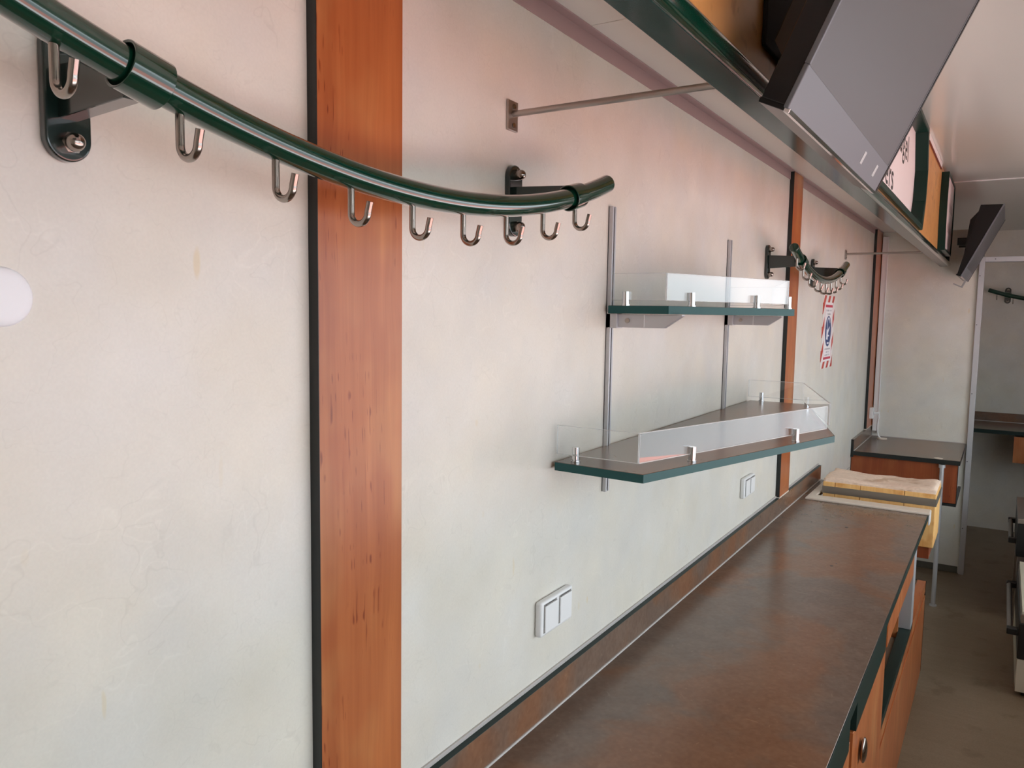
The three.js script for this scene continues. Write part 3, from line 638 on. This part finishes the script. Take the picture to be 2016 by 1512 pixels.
{
  const t = thing('power_outlet', 'small white outlet with a plug, low in the far left corner', 'socket', [0.02, 1.13, -6.43]);
  part(t, 'box', bx(0.018, 0.046, 1.13, 1.215, 6.4, 6.47, 0.004), M.plastic);
  part(t, 'plug', bx(0.046, 0.083, 1.165, 1.184, 6.42, 6.455, 0.003), M.plastic);
  const c = thing('power_cable', 'white power cable hanging from the corner outlet to the bench', 'cable', [0.07, 0.99, -6.5]);
  const pts = [V(0.08, 1.168, 6.437), V(0.086, 1.155, 6.437), V(0.076, 1.11, 6.445), V(0.074, 1.05, 6.455), V(0.084, 1.0, 6.46), V(0.1, 0.984, 6.462)];
  part(c, 'cord', new THREE.TubeGeometry(new THREE.CatmullRomCurve3(pts), 40, 0.0045, 10), M.plastic);
  part(c, 'grommet', new THREE.CylinderGeometry(0.034, 0.036, 0.006, 28).translate(0.11, 0.981, -6.46), M.creamPlastic);
}

// ================================================================ REAR ROOM
{
  const t = thing('rear_bench', 'brown bench with dark edge along the end wall beyond the door frame', 'bench', [1.4, 0.947, -7.9]);
  part(t, 'top', bx(0.004, XR - 0.004, 0.95, 0.98, 7.562, DF - 0.002, 0.0008), M.stone);
  part(t, 'front_edge', bx(0.004, XR - 0.004, 0.948, 0.98, 7.558, 7.562, 0.0008), M.edgeDark);
  part(t, 'upstand', bx(0.004, XR - 0.004, 0.98, 1.06, DF - 0.018, DF - 0.001, 0.0006), M.stone);
  part(t, 'seal_strip', rodX(0.004, XR - 0.004, 0.981, DF - 0.019, 0.004, 8), M.seal);
  part(t, 'drawer_front', bx(0.965, 1.5, 0.72, 0.935, 7.565, 7.585, 0.001), M.cherry);
  part(t, 'drawer_box', bx(0.975, 1.49, 0.73, 0.935, 7.585, 8.1, 0.001), M.carcass);
}

// ================================================================ LOW OVENS on the right of the aisle
function handle(t, x, y, d0, d1) {
  const h = part(t, 'handle', rodD(x, y, d0, d1, 0.013, 18), M.brushed);
  for (const d of [d0 + 0.01, d1 - 0.01]) part(h, 'handle_mount', bx(x - 0.014, 1.0, y - 0.016, y + 0.016, d - 0.022, d + 0.022, 0.004), M.oven);
}
{
  const t = thing('low_oven', 'near low oven with black front, cream base and long bar handle', 'oven', [1.3, 0, -5.0]);
  part(t, 'base', bx(1.0, 1.7, 0.03, 0.2, 4.56, 5.52, 0.003), M.ovenCream);
  part(t, 'door', bx(0.998, 1.7, 0.2, 0.385, 4.555, 5.52, 0.006), M.oven);
  part(t, 'steel_rim', bx(1.004, 1.7, 0.385, 0.43, 4.56, 5.52, 0.003), M.brushed);
  part(t, 'top_plate', bx(1.008, 1.7, 0.43, 0.445, 4.565, 5.52, 0.002), M.ovenCream);
  handle(t, 0.962, 0.33, 4.58, 5.42);
  for (const d of [4.6, 5.42]) part(t, 'foot', bx(1.03, 1.08, 0, 0.03, d, d + 0.05, 0.002), M.oven);
}
{
  const t = thing('low_oven', 'far low oven with raised steel-topped black door and short bar handle', 'oven', [1.3, 0, -6.1]);
  part(t, 'door', bx(0.99, 1.04, 0.42, 0.63, 5.72, 6.42, 0.004), M.oven);
  part(t, 'door_cap', bx(0.988, 1.042, 0.63, 0.662, 5.715, 6.425, 0.003), M.brushed);
  part(t, 'body', bx(1.04, 1.7, 0.1, 0.56, 5.75, 6.45, 0.003), M.brushed);
  for (const [x, h, d] of [[1.0, 0.42, 5.73], [1.0, 0.42, 6.37], [1.2, 0.1, 6]]) part(t, 'leg', bx(x, x + 0.04, 0, h, d, d + 0.04, 0.002), M.brushed);
  handle(t, 0.962, 0.5, 5.8, 6.4);
}

scene.traverse((o) => { if (o.isMesh) { o.castShadow = true; o.receiveShadow = true; } });
renderer.render(scene, camera);
